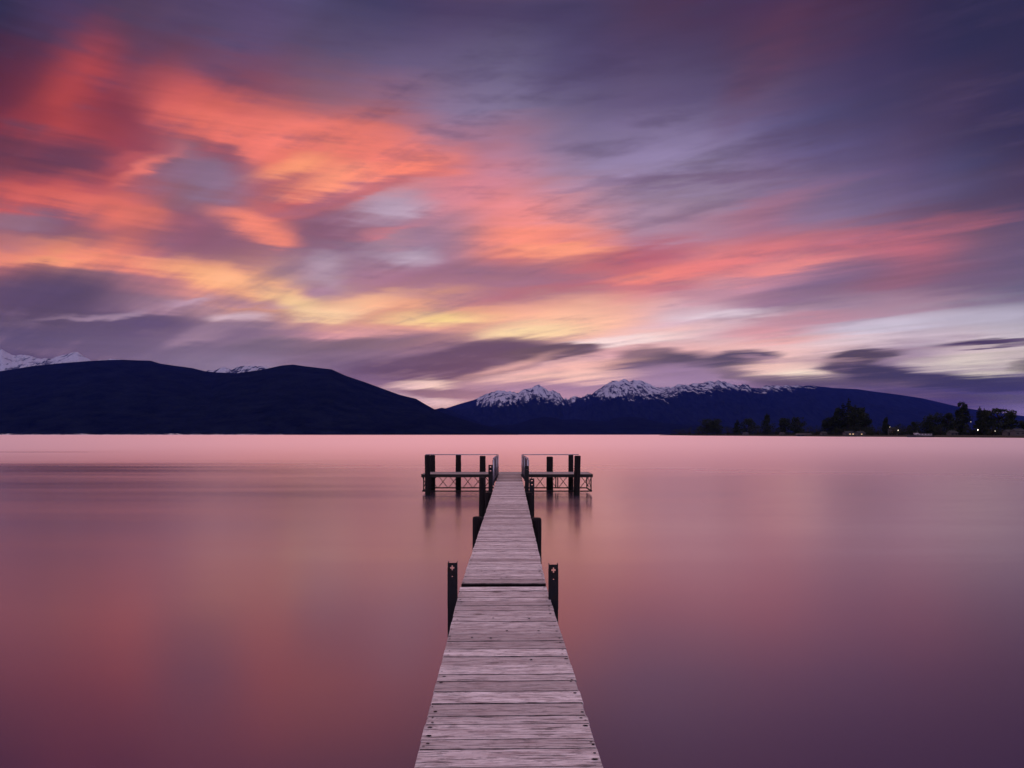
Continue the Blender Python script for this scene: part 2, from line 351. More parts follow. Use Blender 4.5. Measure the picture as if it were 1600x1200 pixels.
# ------------------------------------------------------------------ materials
def mat(name, fn):
    m_ = bpy.data.materials.new(name); m_.use_nodes = True; m_.node_tree.nodes.clear()
    n = NT(m_.node_tree); out = n.add('ShaderNodeOutputMaterial'); fn(n, out); return m_
def pbsdf(n, out, base, rough=.6, spec=.5, metal=0.0, normal=None):
    p = n.add('ShaderNodeBsdfPrincipled')
    n.put(p.inputs['Base Color'], base); n.put(p.inputs['Roughness'], rough); n.put(p.inputs['Specular IOR Level'], spec)
    n.put(p.inputs['Metallic'], metal)
    if normal is not None: n.l.new(normal, p.inputs['Normal'])
    n.l.new(p.outputs[0], out.inputs[0]); return p
def bump(n, h, dist, strength=1.0):
    b = n.add('ShaderNodeBump'); n.put(b.inputs['Height'], h); b.inputs['Distance'].default_value = dist; b.inputs['Strength'].default_value = strength
    return b.outputs[0]
def objco(n): return n.add('ShaderNodeTexCoord').outputs['Object']

def m_plank(n, out, light=1.0):
    co = objco(n)
    at = n.add('ShaderNodeAttribute', attribute_name='plank'); r = at.outputs['Fac']
    x, y, z = n.sep(co)
    off = n.m('MULTIPLY', r, 37.0)
    v = n.comb(n.m('ADD', x, off), n.m('ADD', y, n.m('MULTIPLY', off, 1.7)), z)
    # knots pull the grain round them
    vo = n.add('ShaderNodeTexVoronoi'); n.put(vo.inputs['Vector'], n.mapping(v, scale=(1.0, 2.1, 0.01))); vo.inputs['Scale'].default_value = 2.1
    kd = vo.outputs['Distance']
    knot = n.mapr(kd, 0.03, 0.16, 1, 0, smooth=True)
    keep = n.m('GREATER_THAN', n.sep(vo.outputs['Color'])[0], 0.45)
    knot = n.m('MULTIPLY', knot, keep)
    warp = n.m('MULTIPLY', n.m('SUBTRACT', n.noise(n.mapping(v, scale=(2.5, 4, 1)), 1.6, 3), .5), .05)
    gy = n.m('ADD', n.sep(v)[1], n.m('ADD', warp, n.m('MULTIPLY', knot, .035)))
    gv = n.comb(n.sep(v)[0], gy, z)
    g1 = n.noise(n.mapping(gv, scale=(2.2, 55, 1)), 1.5, 5, .62)
    g2 = n.noise(n.mapping(gv, scale=(5, 160, 1)), 2.0, 4, .6)
    g3 = n.noise(n.mapping(v, scale=(1.5, 11, 1)), 1.7, 6, .68)
    sp = n.noise(v, 70, 3, .6)
    crack = n.mapr(g1, .55, .63, 0, 1, smooth=True)
    fine = n.mapr(g2, .38, .62)
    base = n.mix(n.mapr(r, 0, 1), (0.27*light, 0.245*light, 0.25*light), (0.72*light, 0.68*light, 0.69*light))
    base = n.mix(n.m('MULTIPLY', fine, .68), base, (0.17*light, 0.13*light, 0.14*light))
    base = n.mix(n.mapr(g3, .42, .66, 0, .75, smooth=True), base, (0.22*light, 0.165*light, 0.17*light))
    base = n.mix(n.m('MULTIPLY', crack, .9), base, (0.05, 0.04, 0.045))
    base = n.mix(n.m('MULTIPLY', n.mapr(sp, .62, .72), .45), base, (0.09, 0.07, 0.075))
    rings = n.m('MULTIPLY', n.mapr(kd, .10, .30, 1, 0, smooth=True), n.m('MULTIPLY', keep, n.mapr(n.m('SINE', n.m('MULTIPLY', kd, 130.0)), -.2, 1, 0, .6)))
    base = n.mix(rings, base, (0.10, 0.075, 0.08))
    base = n.mix(n.m('MULTIPLY', knot, .9), base, (0.055, 0.04, 0.04))
    # worn green-grey blotches
    bl = n.noise(n.mapping(v, scale=(1, 2.6, 1)), 9, 5, .7)
    base = n.mix(n.m('MULTIPLY', n.mapr(bl, .54, .62, smooth=True), .55), base, (0.13, 0.11, 0.115))
    h = n.m('SUBTRACT', n.m('ADD', n.m('MULTIPLY', g1, .5), n.m('MULTIPLY', g2, .5)), n.m('MULTIPLY', crack, .8))
    pbsdf(n, out, base, n.mapr(g3, .3, .7, .55, .8), .35, normal=bump(n, h, .004, .8))
M = {}
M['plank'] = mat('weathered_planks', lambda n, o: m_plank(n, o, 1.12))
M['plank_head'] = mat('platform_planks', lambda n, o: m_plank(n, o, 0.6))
M['nail'] = mat('rusty_nail', lambda n, o: pbsdf(n, o, (.008, .006, .007), .9, .05))
M['seam'] = mat('dirt_in_seams', lambda n, o: pbsdf(n, o, n.mix(n.mapr(n.noise(objco(n), 7, 4, .6), .4, .6), (.02, .015, .017), (.14, .12, .125)), .95, .1))
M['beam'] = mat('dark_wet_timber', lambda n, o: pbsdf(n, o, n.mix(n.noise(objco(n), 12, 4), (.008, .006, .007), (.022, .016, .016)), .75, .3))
def m_pile(n, out):
    co = objco(n)
    g = n.noise(n.mapping(co, scale=(22, 22, 1.2)), 2.0, 5, .6)
    wet = n.mapr(n.sep(n.add('ShaderNodeNewGeometry').outputs['Position'])[2], .0, .5, 1, 0, smooth=True)
    base = n.mix(n.mapr(g, .3, .75), (.004, .003, .004), (.018, .013, .016))
    base = n.mix(n.m('MULTIPLY', wet, .7), base, (.006, .007, .006))
    pbsdf(n, out, base, n.mapr(wet, 0, 1, .85, .6), .12, normal=bump(n, g, .012, .8))
M['pile'] = mat('tarred_pile_timber', m_pile)
def m_steel(n, out):
    co = objco(n); r = n.noise(co, 14, 5, .6)
    pbsdf(n, out, n.mix(n.mapr(r, .5, .7), (.006, .006, .010), (.014, .008, .008)), n.mapr(r, .3, .7, .55, .8), .2, .0, normal=bump(n, r, .002, .5))
M['steel'] = mat('blackened_steel', m_steel)
M['panel'] = mat('slate_blue_paint', lambda n, o: pbsdf(n, o, n.mix(n.noise(n.mapping(objco(n), scale=(1, 6, 1)), 6, 4), (.035, .037, .07), (.07, .07, .12)), .5, .4))
M['rail'] = mat('galvanised_rail', lambda n, o: pbsdf(n, o, n.mix(n.noise(objco(n), 20, 3), (.22, .21, .25), (.40, .38, .44)), .35, .5, .8))

def m_forest(n, out, a=(.0006, .0012, .0050), b=(.0075, .0105, .019)):
    co = objco(n)
    g = n.noise(co, .0045, 6, .65); g2 = n.noise(co, .03, 4, .6)
    base = n.mix(n.mapr(n.m('ADD', n.m('MULTIPLY', g, .6), n.m('MULTIPLY', g2, .4)), .35, .65), a, b)
    pbsdf(n, out, base, 1.0, 0.0, normal=bump(n, g2, 12, .6))
M['forest'] = mat('bush_clad_hillside', m_forest)
def m_snow(n, out):
    co = objco(n)
    at = n.add('ShaderNodeAttribute', attribute_name='snow').outputs['Fac']   # metres above the snow line
    g = n.noise(n.mapping(co, scale=(1, .10, .22)), .0045, 6, .66)            # gullies run down the slope
    g2 = n.noise(n.mapping(co, rot=(0, R(-25), 0), scale=(1, .16, .30)), .010, 6, .70)
    g3 = n.noise(n.mapping(co, rot=(0, R(35), 0), scale=(1, .3, .3)), .006, 5, .62)
    edge = n.m('ADD', at, n.m('ADD', n.m('MULTIPLY', n.m('SUBTRACT', g, .5), 900.0), n.m('MULTIPLY', n.m('SUBTRACT', g2, .5), 420.0)))
    cover = n.mapr(edge, -20, 30, 0, 1, smooth=True)
    rk = n.m('ADD', n.m('ADD', n.m('MULTIPLY', g3, .5), n.m('MULTIPLY', g2, .5)), n.mapr(at, 0, 700, -.035, .05))
    bare = n.mapr(rk, .435, .525, 0, 1, smooth=True)
    rocks = n.m('MULTIPLY', cover, n.m('MAXIMUM', bare, .06))
    base = n.mix(rocks, n.mix(n.mapr(g2, .4, .6), (.003, .005, .012), (.007, .010, .02)), (.33, .34, .43))
    pbsdf(n, out, base, 1.0, .0, normal=bump(n, g2, 60, .9))
M['snow'] = mat('snowy_mountain', m_snow)

# ------------------------------------------------------------------ water
def m_water(n, out):
    pos = n.add('ShaderNodeNewGeometry').outputs['Position']
    x, y, z = n.sep(pos)
    lw = n.add('ShaderNodeLayerWeight'); lw.inputs['Blend'].default_value = .5
    fac = n.m('ADD', .02, n.m('MULTIPLY', .96, n.m('POWER', lw.outputs['Facing'], 3.2)))
    dist = n.m('SQRT', n.m('ADD', n.m('MULTIPLY', x, x), n.m('MULTIPLY', y, y)))
    ld = n.m('LOGARITHM', n.m('MAXIMUM', dist, 1.0), 10.0)
    # wind roughens the open lake; sheltered streaks lie calmer
    rough = n.mapr(ld, 1.42, 2.3, .20, .48, smooth=True)
    s1 = n.noise(n.mapping(pos, scale=(.03, .30, 1)), 1.0, 4, .6)
    rough = n.m('ADD', rough, n.m('MULTIPLY', n.m('SUBTRACT', s1, .5), .13))
    def calm(c, a, b, amt, rot=0.0):
        q = n.mapping(pos, loc=(c[0], c[1], 0), rot=(0, 0, rot), scale=(a, b, 1e6), typ='TEXTURE')
        g = n.add('ShaderNodeTexGradient', gradient_type='SPHERICAL'); n.put(g.inputs[0], q)
        wob = n.noise(n.mapping(pos, scale=(.03, .35, 1)), 1.0, 3, .5)
        return n.mapr(n.m('MULTIPLY', g.outputs['Fac'], n.m('ADD', .5, wob)), 0, .8, 0, amt, smooth=True)
    c = calm((-40, 49.5, 0), 36, 17.0, .58)
    c = n.m('MAXIMUM', c, calm((-34, 33, 0), 26, 9.0, .45))
    c = n.m('MAXIMUM', c, calm((-70, 98, 0), 22, 3.0, .6))
    rough = n.m('MULTIPLY', rough, n.m('SUBTRACT', 1.0, n.m('MULTIPLY', c, .75)))
    gl = n.add('ShaderNodeBsdfAnisotropic'); gl.distribution = 'MULTI_GGX'
    n.put(gl.inputs['Roughness'], rough); gl.inputs['Color'].default_value = (1.0, .87, .87, 1)
    df = n.add('ShaderNodeBsdfDiffuse'); df.inputs['Color'].default_value = (.022, .016, .055, 1)
    mx = n.add('ShaderNodeMixShader'); n.put(mx.inputs[0], fac); n.l.new(df.outputs[0], mx.inputs[1]); n.l.new(gl.outputs[0], mx.inputs[2])
    n.l.new(mx.outputs[0], out.inputs[0])
M['water'] = mat('lake_water', m_water)
mb = MB(); S = 34000
mb.v = [(-S, -2000, 0), (S, -2000, 0), (S, S, 0), (-S, S, 0)]; mb.f = [[0,1,2,3]]; mb.mi = [0]
tag(mb.build('water', M['water']), 'still pink lake water reflecting the sunset', 'water', kind='structure')
mb = MB(); mb.v = [(-S, -2000, -6), (S, -2000, -6), (S, S, -6), (-S, S, -6)]; mb.f = [[0,1,2,3]]; mb.mi = [0]
tag(mb.build('lake_bed', M['beam']), 'dark lake bed under the water', 'ground', kind='structure')

# ------------------------------------------------------------------ mountains
def interp(prof, x):
    if x <= prof[0][0]: return prof[0][1]
    for (x0, y0), (x1, y1) in zip(prof, prof[1:]):
        if x <= x1:
            t = (x-x0)/(x1-x0); return y0+(y1-y0)*t
    return prof[-1][1]
def ridged(p, oct_=5, lac=2.1, gain=.55):
    s, a, f, tot = 0, 1, 1, 0
    for i in range(oct_):
        v = 1-abs(mnoise.noise(Vector((p[0]*f, p[1]*f, p[2]+i*7.3)))*1.9)
        s += a*v; tot += a; a *= gain; f *= lac
    return s/tot
def terrain(name, prof, Zc, front, back, material, label, step=2.0, rough=.05, jag=0.0, snow=None, px_lo=-1000, px_hi=5000, rows=26, seed=0.0, ease=.9):
    """a mountain range whose crest stands Zc metres out; front/back are the depths of its two flanks"""
    mbt = MB(); xs = []; px = prof[0][0]
    while px <= prof[-1][0]+.01: xs.append(px); px += step
    sv = []
    NR = rows+9
    for xi in xs:
        X = at_px(xi, Zc)
        h = max(4.0, (HY-interp(prof, xi))/F*Zc+CAMZ)
        if jag: h += (ridged((X/420, seed, 1.3), 6, gain=.62)-.66)*jag*min(1, max(0, (px_hi-xi)/60), max(0, (xi-px_lo)/50))
        for j in range(NR):
            if j <= rows: t = j/rows; Y = Zc-front*(1-t); e = t**ease
            else: t = 1-(j-rows)/9; Y = Zc+back*(1-t); e = t
            s_ = X/Zc*Y                         # spurs run down towards the viewer
            zz = h*e
            nz = ridged((s_/(Zc*.10), Y/(Zc*.16), seed), 5)-.6
            zz += nz*h*rough*math.sin(math.pi*min(1, t))**.7*3.0
            zz = min(zz, CAMZ+(h-CAMZ)*Y/Zc*.995+0.0) if j < rows else zz
            if t <= 0: zz = -4
            mbt.v.append((s_, Y, zz))
            if snow: sv.append(zz-((HY-interp(snow, xi))/F*Y+CAMZ))
    for i in range(len(xs)-1):
        for j in range(NR-1):
            a = i*NR+j; mbt.f.append([a, a+NR, a+NR+1, a+1]); mbt.mi.append(0)
    if snow: mbt.at['snow'] = sv
    return tag(mbt.build(name, material, smooth=True), label, 'mountain' if snow else 'hill', kind='structure')

SNOWR = [(690,640),(700,637),(715,632),(740,625),(750,620),(760,615),(775,611),(785,609),(800,611),(810,613),(820,608),(832,604),(842,602),(852,607),(865,611),(878,617),(888,622),(895,620),(905,617),(915,618),(925,614),(940,606),(952,598),(960,595),(975,593),(988,593),(1000,595),(1010,599),(1025,604),(1035,607),(1045,605),(1055,601),(1065,600),(1075,600),(1090,599),(1100,597),(1112,594),(1122,595),(1135,597),(1150,599),(1165,602),(1175,603),(1190,604),(1205,602),(1230,602),(1245,603),(1258,602.5),(1275,602.5),(1285,604),(1300,606),(1340,608),(1360,611),(1400,616),(1440,622),(1470,629),(1500,636),(1530,641),(1560,645),(1600,650),(1660,656)]
SNOWLINE_R = [(690,600),(735,618),(750,629),(776,632),(800,630),(815,626),(835,624),(850,625),(870,628),(880,631),(895,627),(910,620),(925,618),(945,621),(965,620),(985,622),(1000,620),(1018,624),(1035,619),(1050,617),(1065,614),(1080,611),(1100,613),(1115,609),(1135,608),(1155,609),(1175,609),(1195,611),(1215,607),(1240,606),(1265,603),(1290,598),(1600,560),(1700,560)]
terrain('snowy_range', SNOWR, 24000, 9000, 6000, M['snow'], 'long snow capped mountain range across the lake, blue below the snow line', step=1.4, rough=.11, jag=170, px_lo=745, px_hi=1290, snow=SNOWLINE_R, rows=34, seed=3.1)
SNOWL = [(-60,540),(-20,541),(0,545),(10,550),(18,553.5),(25,555),(38,553),(50,556),(60,559.5),(68,560),(80,561),(92,557),(105,553),(115,549),(122,551),(135,558),(148,562.5),(165,560),(175,561),(190,563),(260,574),(300,581),(322,580),(340,575.5),(360,573),(380,571.5),(400,572),(430,575),(470,580),(520,600),(560,620)]
terrain('snowy_peaks', SNOWL, 17500, 5000, 5000, M['snow'], 'snow covered peaks behind the dark hill at the left', step=1.4, rough=.10, jag=100, snow=[(-60,700),(60,590),(200,600),(560,600)], rows=30, seed=8.4)
HILL1 = [(-120,597),(-40,586),(0,580),(20,577),(50,572),(100,567),(140,564),(170,562.5),(190,562),(215,563),(235,563.5),(250,568),(270,571),(300,575),(320,580),(340,582),(370,583),(400,590),(440,600),(500,620),(560,640),(620,655),(680,668),(720,676)]
terrain('dark_hill', HILL1, 11000, 5500, 3500, M['forest'], 'broad dark bush clad hill at the far left shore', step=5, rough=.04, rows=24, seed=5.5)
HILL2 = [(250,672),(290,640),(320,604),(345,588),(370,583),(400,579),(410,577.5),(440,571),(458,569.5),(475,572),(500,575),(518,577),(540,587),(570,597),(600,608),(625,617),(650,623),(665,632),(678,639),(700,648),(740,660),(780,670),(810,676)]
terrain('dark_hill', HILL2, 9500, 4000, 3500, M['forest'], 'rounded dark hill sloping down to the middle of the far shore', step=4, rough=.04, rows=24, seed=1.7)
HILL3 = [(600,672),(640,655),(678,640),(690,637),(700,639),(715,646),(730,652),(750,660),(770,666),(800,670),(830,675)]
terrain('dark_hill', HILL3, 14500, 3000, 2500, M['forest'], 'low dark spur behind the foot of the rounded hill', step=3, rough=.03, rows=18, seed=2.2)
HILL4 = [(740,676),(760,668),(780,663),(800,664),(815,660),(830,655),(850,651),(868,653),(880,656),(900,655),(930,658),(950,658),(960,653),(980,651),(1000,652),(1020,657),(1040,661),(1080,664),(1100,664),(1150,667),(1250,670),(1400,672),(1700,673)]
terrain('dark_hill', HILL4, 13000, 3500, 2500, M['forest'], 'low dark foothills in front of the snowy range', step=3, rough=.03, rows=18, seed=6.6)

mb = MB(); n_ = 0
for k in range(0, 420):
    px = -120+k*2.2; Z = 5300+500*mnoise.noise(Vector((px*.01, 2, 0))) if px < 420 else 5300+(px-420)*9
    hgt = max(.4, 4.2+6.5*mnoise.noise(Vector((px*.035, 5, 0)))+3*mnoise.noise(Vector((px*.2, 1, 0))))
    for d, zz in ((0, -2), (4, .1), (30, hgt), (160, hgt+1.5)): mb.v.append((at_px(px, Z+d), Z+d, zz))
for i in range(419):
    for j in range(3): a = i*4+j; mb.f.append([a, a+4, a+5, a+1]); mb.mi.append(0)
M['gravel'] = mat('pale_beach_gravel', lambda n, o: pbsdf(n, o, n.mix(n.mapr(n.noise(objco(n), .02, 5, .6), .4, .6), (.05, .05, .06), (.45, .41, .42)), 1.0, 0.0))
tag(mb.build('beach', M['gravel'], smooth=True), 'thin pale beach below the dark hills', 'ground', kind='structure')

# ------------------------------------------------------------------ right shore
def shore_px(px):
    return interp([(1030,2600),(1045,2200),(1090,1500),(1200,1100),(1300,850),(1400,720),(1500,600),(1600,510),(1750,420),(2100,330)], px)
mb = MB(); pxs = list(range(1030, 2101, 10)); prof_b = [(-2,-1.5),(0,.05),(1.2,.35),(3,.9),(9,1.5),(40,2.0),(200,2.6),(2500,6.0)]
for px in pxs:
    Z = shore_px(px); Zn = Z*(1+.02*mnoise.noise(Vector((px*.021, 3, 0)))+.012*mnoise.noise(Vector((px*.09, 9, 0))))
    for d, zz in prof_b:
        s_ = min(1, (px-1030)/60)
        Y = Zn+d; mb.v.append((at_px(px, Y), Y, zz*(s_ if zz > 0 else 1)+(.25*mnoise.noise(Vector((px*.3, d*.1, 0))) if d > 2 and d < 2000 else 0)))
nb = len(prof_b)
for i in range(len(pxs)-1):
    for j in range(nb-1):
        a = i*nb+j; mb.f.append([a, a+nb, a+nb+1, a+1]); mb.mi.append(0)
M['bank'] = mat('dark_grass_bank', lambda n, o: pbsdf(n, o, n.mix(n.noise(objco(n), .15, 5, .6), (.010, .010, .009), (.035, .03, .022)), .95, .1))
tag(mb.build('shore', M['bank'], smooth=True), 'low dark grassy shore at the right with trees and houses', 'ground', kind='structure')

M['leaf'] = mat('dark_foliage', lambda n, o: pbsdf(n, o, n.mix(n.noise(objco(n), .6, 4, .6), (.006, .010, .008), (.022, .028, .018)), .9, .1))
M['bark'] = mat('dark_bark', lambda n, o: pbsdf(n, o, n.mix(n.noise(objco(n), 2, 4), (.015, .011, .009), (.035, .026, .02)), .95, .1))

def leaves(mb, c, r, n, size, rnd, squash=1.0):
    for _ in range(n):
        while True:
            p = Vector((rnd.uniform(-1,1), rnd.uniform(-1,1), rnd.uniform(-1,1)))
            if p.length <= 1: break
        p = Vector((p.x*r, p.y*r, p.z*r*squash))+Vector(c)
        d1 = Vector((rnd.gauss(0,1), rnd.gauss(0,1), rnd.gauss(0,.6))).normalized()
        d2 = d1.cross(Vector((rnd.gauss(0,1), rnd.gauss(0,1), rnd.gauss(0,1)))).normalized()
        s_ = size*rnd.uniform(.6, 1.4); k = len(mb.v)
        mb.v += [tuple(p-d1*s_), tuple(p+d2*s_*.6), tuple(p+d1*s_), tuple(p-d2*s_*.5)]
        mb.f.append([k, k+1, k+2, k+3]); mb.mi.append(0)
def limb(mb, a, b, r0, r1, rnd):
    a, b = Vector(a), Vector(b); m_ = (a+b)/2+Vector((rnd.uniform(-.3,.3), rnd.uniform(-.3,.3), .2))*(b-a).length*.15
    mb.tube([a, m_, b], [r0, (r0+r1)/2, r1], 5)
def tree_mesh(kind, H, W, seed):
    """tapered trunk with limbs, and a crown of leaf clumps with gaps; H height, W crown width"""
    rnd = random.Random(seed); tr, cr = MB(), MB(); ls = H*.022+.12
    if kind == 'broad':
        tr.tube([(0,0,-1),(0,0,H*.2),(.1,0,H*.5),(.2,.1,H*.8)], [H*.035, H*.028, H*.016, H*.006], 7)
        for i in range(26):
            t = rnd.uniform(.12, .97); a = rnd.uniform(0, 6.28)
            env = math.sin(math.pi*min(1, (t-.1)/.95)**.8)**.6
            d = W*.5*env*rnd.uniform(.25, .8)
            c = (math.cos(a)*d, math.sin(a)*d, H*t*.93)
            limb(tr, (0, 0, H*t*.55), c, H*.012, H*.004, rnd)
            r = W*rnd.uniform(.13, .23)
            leaves(cr, c, r, 120, ls*1.15, rnd, .8)
        for i in range(6):
            a = rnd.uniform(0, 6.28); d = W*rnd.uniform(.05, .3)
            leaves(cr, (math.cos(a)*d, math.sin(a)*d, H*rnd.uniform(.86, .97)), W*.08, 40, ls*.8, rnd, .9)
    elif kind == 'conifer':
        tr.tube([(0,0,-1),(0,0,H*.5),(0,0,H*.98)], [H*.025, H*.014, H*.003], 6)
        nl = 15
        for i in range(nl):
            t = .07+.9*i/nl; rr = W*.5*(1-t)**.8*rnd.uniform(.7, 1.15)+.25
            for k in range(5):
                a = rnd.uniform(0, 6.28); e = (math.cos(a)*rr, math.sin(a)*rr, H*t-rr*.15)
                limb(tr, (0, 0, H*t), e, H*.005, H*.002, rnd)
                for q in (.35, .7, 1.0):
                    leaves(cr, (e[0]*q, e[1]*q, H*t-rr*.12*q), rr*.28+.2, 24, ls*.95, rnd, .6)
        leaves(cr, (0, 0, H*.97), W*.04, 30, ls*.6, rnd, 2.2)
    elif kind == 'tall':       # dense columnar crown with a ragged top
        tr.tube([(0,0,-1),(0,0,H*.4),(.2,0,H*.93)], [H*.026, H*.02, H*.005], 6)
        for i in range(26):
            t = .1+.85*i/26; a = rnd.uniform(0, 6.28); env = (1-abs(t-.42)*1.15)
            d = W*.33*max(.1, env)*rnd.uniform(.3, 1)
            c = (math.cos(a)*d, math.sin(a)*d, H*t)
            limb(tr, (0, 0, H*t*.85), c, H*.008, H*.003, rnd)
            leaves(cr, c, W*.2*max(.45, env), 90, ls*1.15, rnd, 1.2)
        for i in range(5):
            a = rnd.uniform(0, 6.28); d = W*rnd.uniform(0, .18)
            leaves(cr, (math.cos(a)*d, math.sin(a)*d, H*rnd.uniform(.9, 1.0)), W*.06, 26, ls*.7, rnd, 1.8)
    elif kind == 'flat':       # umbrella crown on bare limbs
        tr.tube([(0,0,-1),(0,0,H*.35),(.3,0,H*.7)], [H*.034, H*.028, H*.015], 7)
        for i in range(16):
            a = rnd.uniform(0, 6.28); d = W*.5*math.sqrt(rnd.random()); c = (math.cos(a)*d, math.sin(a)*d, H*(.94-.22*(d/(W*.5))**2)*rnd.uniform(.94, 1))
            limb(tr, (.2, 0, H*.55), c, H*.012, H*.004, rnd)
            leaves(cr, c, W*.14, 80, ls, rnd, .42)
        for i in range(10):
            a = rnd.uniform(0, 6.28); d = W*.42*rnd.random()
            leaves(cr, (math.cos(a)*d, math.sin(a)*d, H*rnd.uniform(.35, .72)), W*.13, 55, ls, rnd, .8)
    else:                      # low bush
        tr.tube([(0,0,-1),(0,0,H*.5)], [H*.05, H*.02], 5)
        for i in range(13):
            a = rnd.uniform(0, 6.28); d = W*.42*math.sqrt(rnd.random()); c = (math.cos(a)*d, math.sin(a)*d, H*rnd.uniform(.15, .85)*(1-.35*d/(W*.5)))
            limb(tr, (0, 0, H*.1), c, H*.015, H*.006, rnd)
            leaves(cr, c, W*.13, 60, ls*.9, rnd, .8)
    return tr, cr
def tree(name, kind, px, top, wpx, dz, label, group, seed, cat='tree'):
    Z = shore_px(px)+dz; H = (HY-top)/F*Z+CAMZ-1.6; W = wpx/F*Z*(1.3 if kind != 'bush' else 1.7)
    root = empty(name, (at_px(px, Z), Z, 1.6), label, cat, group, random.Random(seed).uniform(0, 6.28))
    tr, cr = tree_mesh(kind, H, W, seed)
    tr.build('trunk', M['bark'], root, smooth=True); cr.build('crown', M['leaf'], root)
    return root
TG = 'trees along the right shore'; BG = 'bushes along the right shore'
TREES = [
 ('broad_tree','broad',1104,655.5,26,60,'broad dark tree, left one of the pair at the left tip of the wooded shore',1),
 ('broad_tree','broad',1120,655,22,45,'broad dark tree, right one of the pair at the left tip of the wooded shore',2),
 ('pine_tree','conifer',1152,655,13,60,'slim conifer just right of the first pair of broad shore trees',3),
 ('broad_tree','broad',1170,654.5,24,70,'rounded tree beside a slim conifer, above the pale house roof',4),
 ('tall_tree','tall',1199,648,19,50,'lone tall ragged tree between low shore trees, left of the round pair',5),
 ('broad_tree','broad',1226,653,22,60,'left round tree of the equal pair left of the big cluster',6),
 ('broad_tree','broad',1247,652,22,70,'right round tree of the equal pair left of the big cluster',7),
 ('broad_tree','broad',1297,652,22,60,'left shoulder tree of the big dark cluster',8),
 ('tall_tree','tall',1309,637,22,70,'second tree from the left in the big dark cluster',9),
 ('pine_tree','conifer',1317,629,17,85,'tall pointed conifer just left of the highest spire of the cluster',10),
 ('pine_tree','conifer',1326,622.5,16,70,'highest spire of the big dark tree cluster',11),
 ('tall_tree','tall',1335,634,24,60,'dense tall tree just right of the highest spire',12),
 ('tall_tree','tall',1346,636,22,80,'tall tree near the right edge of the big dark cluster',13),
 ('broad_tree','broad',1352,645,20,60,'last tree on the right side of the big dark cluster',14),
 ('cypress_tree','tall',1384,652,11,45,'narrow cypress standing alone right of the big cluster',15),
 ('broad_tree','broad',1428,659,15,60,'small round tree above the moored white launch',16),
 ('broad_tree','broad',1457,646,30,50,'wide rounded tree right above the stern of the white launch',17),
 ('broad_tree','broad',1482,645,22,75,'dusky tree between the wide rounded tree and the tall dense one',18),
 ('tall_tree','tall',1504,628,24,50,'tallest dense dark tree left of the bright white shore lamp',19),
 ('pine_tree','conifer',1531,635,14,70,'left of the two pointed conifers behind the bright lamp',20),
 ('pine_tree','conifer',1538,638,15,55,'right of the two pointed conifers behind the bright lamp',21),
 ('umbrella_tree','flat',1560,635,36,60,'wide umbrella crowned tree near the right end of the shore',22),
 ('broad_tree','broad',1576,645,22,50,'rounded tree tucked under the right side of the umbrella tree',23),
 ('broad_tree','broad',1545,650,24,45,'low rounded tree in front of the conifers and umbrella tree',25),
 ('broad_tree','broad',1602,656,18,50,'dark tree cut off by the right edge of the view',24)]
for nm, kd, px, top, wp, dz, lb, sd in TREES: tree(nm, kd, px, top, wp, dz, lb, TG, sd)
BUSH = [(1062,671,14),(1078,669,16),(1092,666,14),(1137,666,14),(1184,666,16),(1212,668,12),(1262,666,16),(1276,665,16),(1290,667,12),(1320,664,22),(1344,664,20),(1364,664,14),(1372,667,12),(1396,664,14),(1408,662,14),(1418,661,12),(1438,667,12),(1470,662,16),(1492,660,14),(1517,663,14),(1534,664,14),(1550,662,16),(1566,664,14),(1586,667,12),(1597,668,10)]
BL = ['first low bush of the far right shore, at its left tip','second low bush at the thin left tip of the shore','bush just before the first pair of broad trees','low bush between the broad pair and the slim conifer',
 'bush right of the tree above the pale house','bush at the foot of the lone tall ragged tree','bush right of the equal round pair','middle bush between the round pair and the cluster','bush touching the left foot of the big cluster','bush under the middle of the big cluster','bush under the right half of the big cluster',
 'bush right of the big cluster','small bush left of the narrow cypress','bush right of the narrow cypress','bush between the lit house and the small round tree','bush directly left of the small round tree','bush behind the bow of the white launch','bush between the wide tree and the dusky tree','bush left of the tallest dense tree','bush right of the tallest dense tree','bush below the two pointed conifers','bush below the left side of the umbrella tree','bush below the right side of the umbrella tree','small bush by the pale houses at the right end','last bush at the right edge of the view']
for i, (px, top, wp) in enumerate(BUSH): tree('bush', 'bush', px, top-4, wp*1.15, 30+7*(i % 3), BL[i], BG, 100+i, 'bush')

# low scrub that closes the gaps behind the houses
mb = MB(); rnd = random.Random(77); px = 1048
while px < 1640:
    Z = shore_px(px)+rnd.uniform(32, 75); h = rnd.uniform(1.2, 4.2)*(1+.5*mnoise.noise(Vector((px*.06, 4, 0))))
    leaves(mb, (at_px(px, Z), Z, 1.6+h*.6), h*1.3, 75, .55, rnd, .70); px += rnd.uniform(.7, 1.7)*(1 if px < 1300 else 1.5)
tag(mb.build('undergrowth', M['leaf']), 'continuous dark scrub along the right shore', 'scrub', kind='stuff')
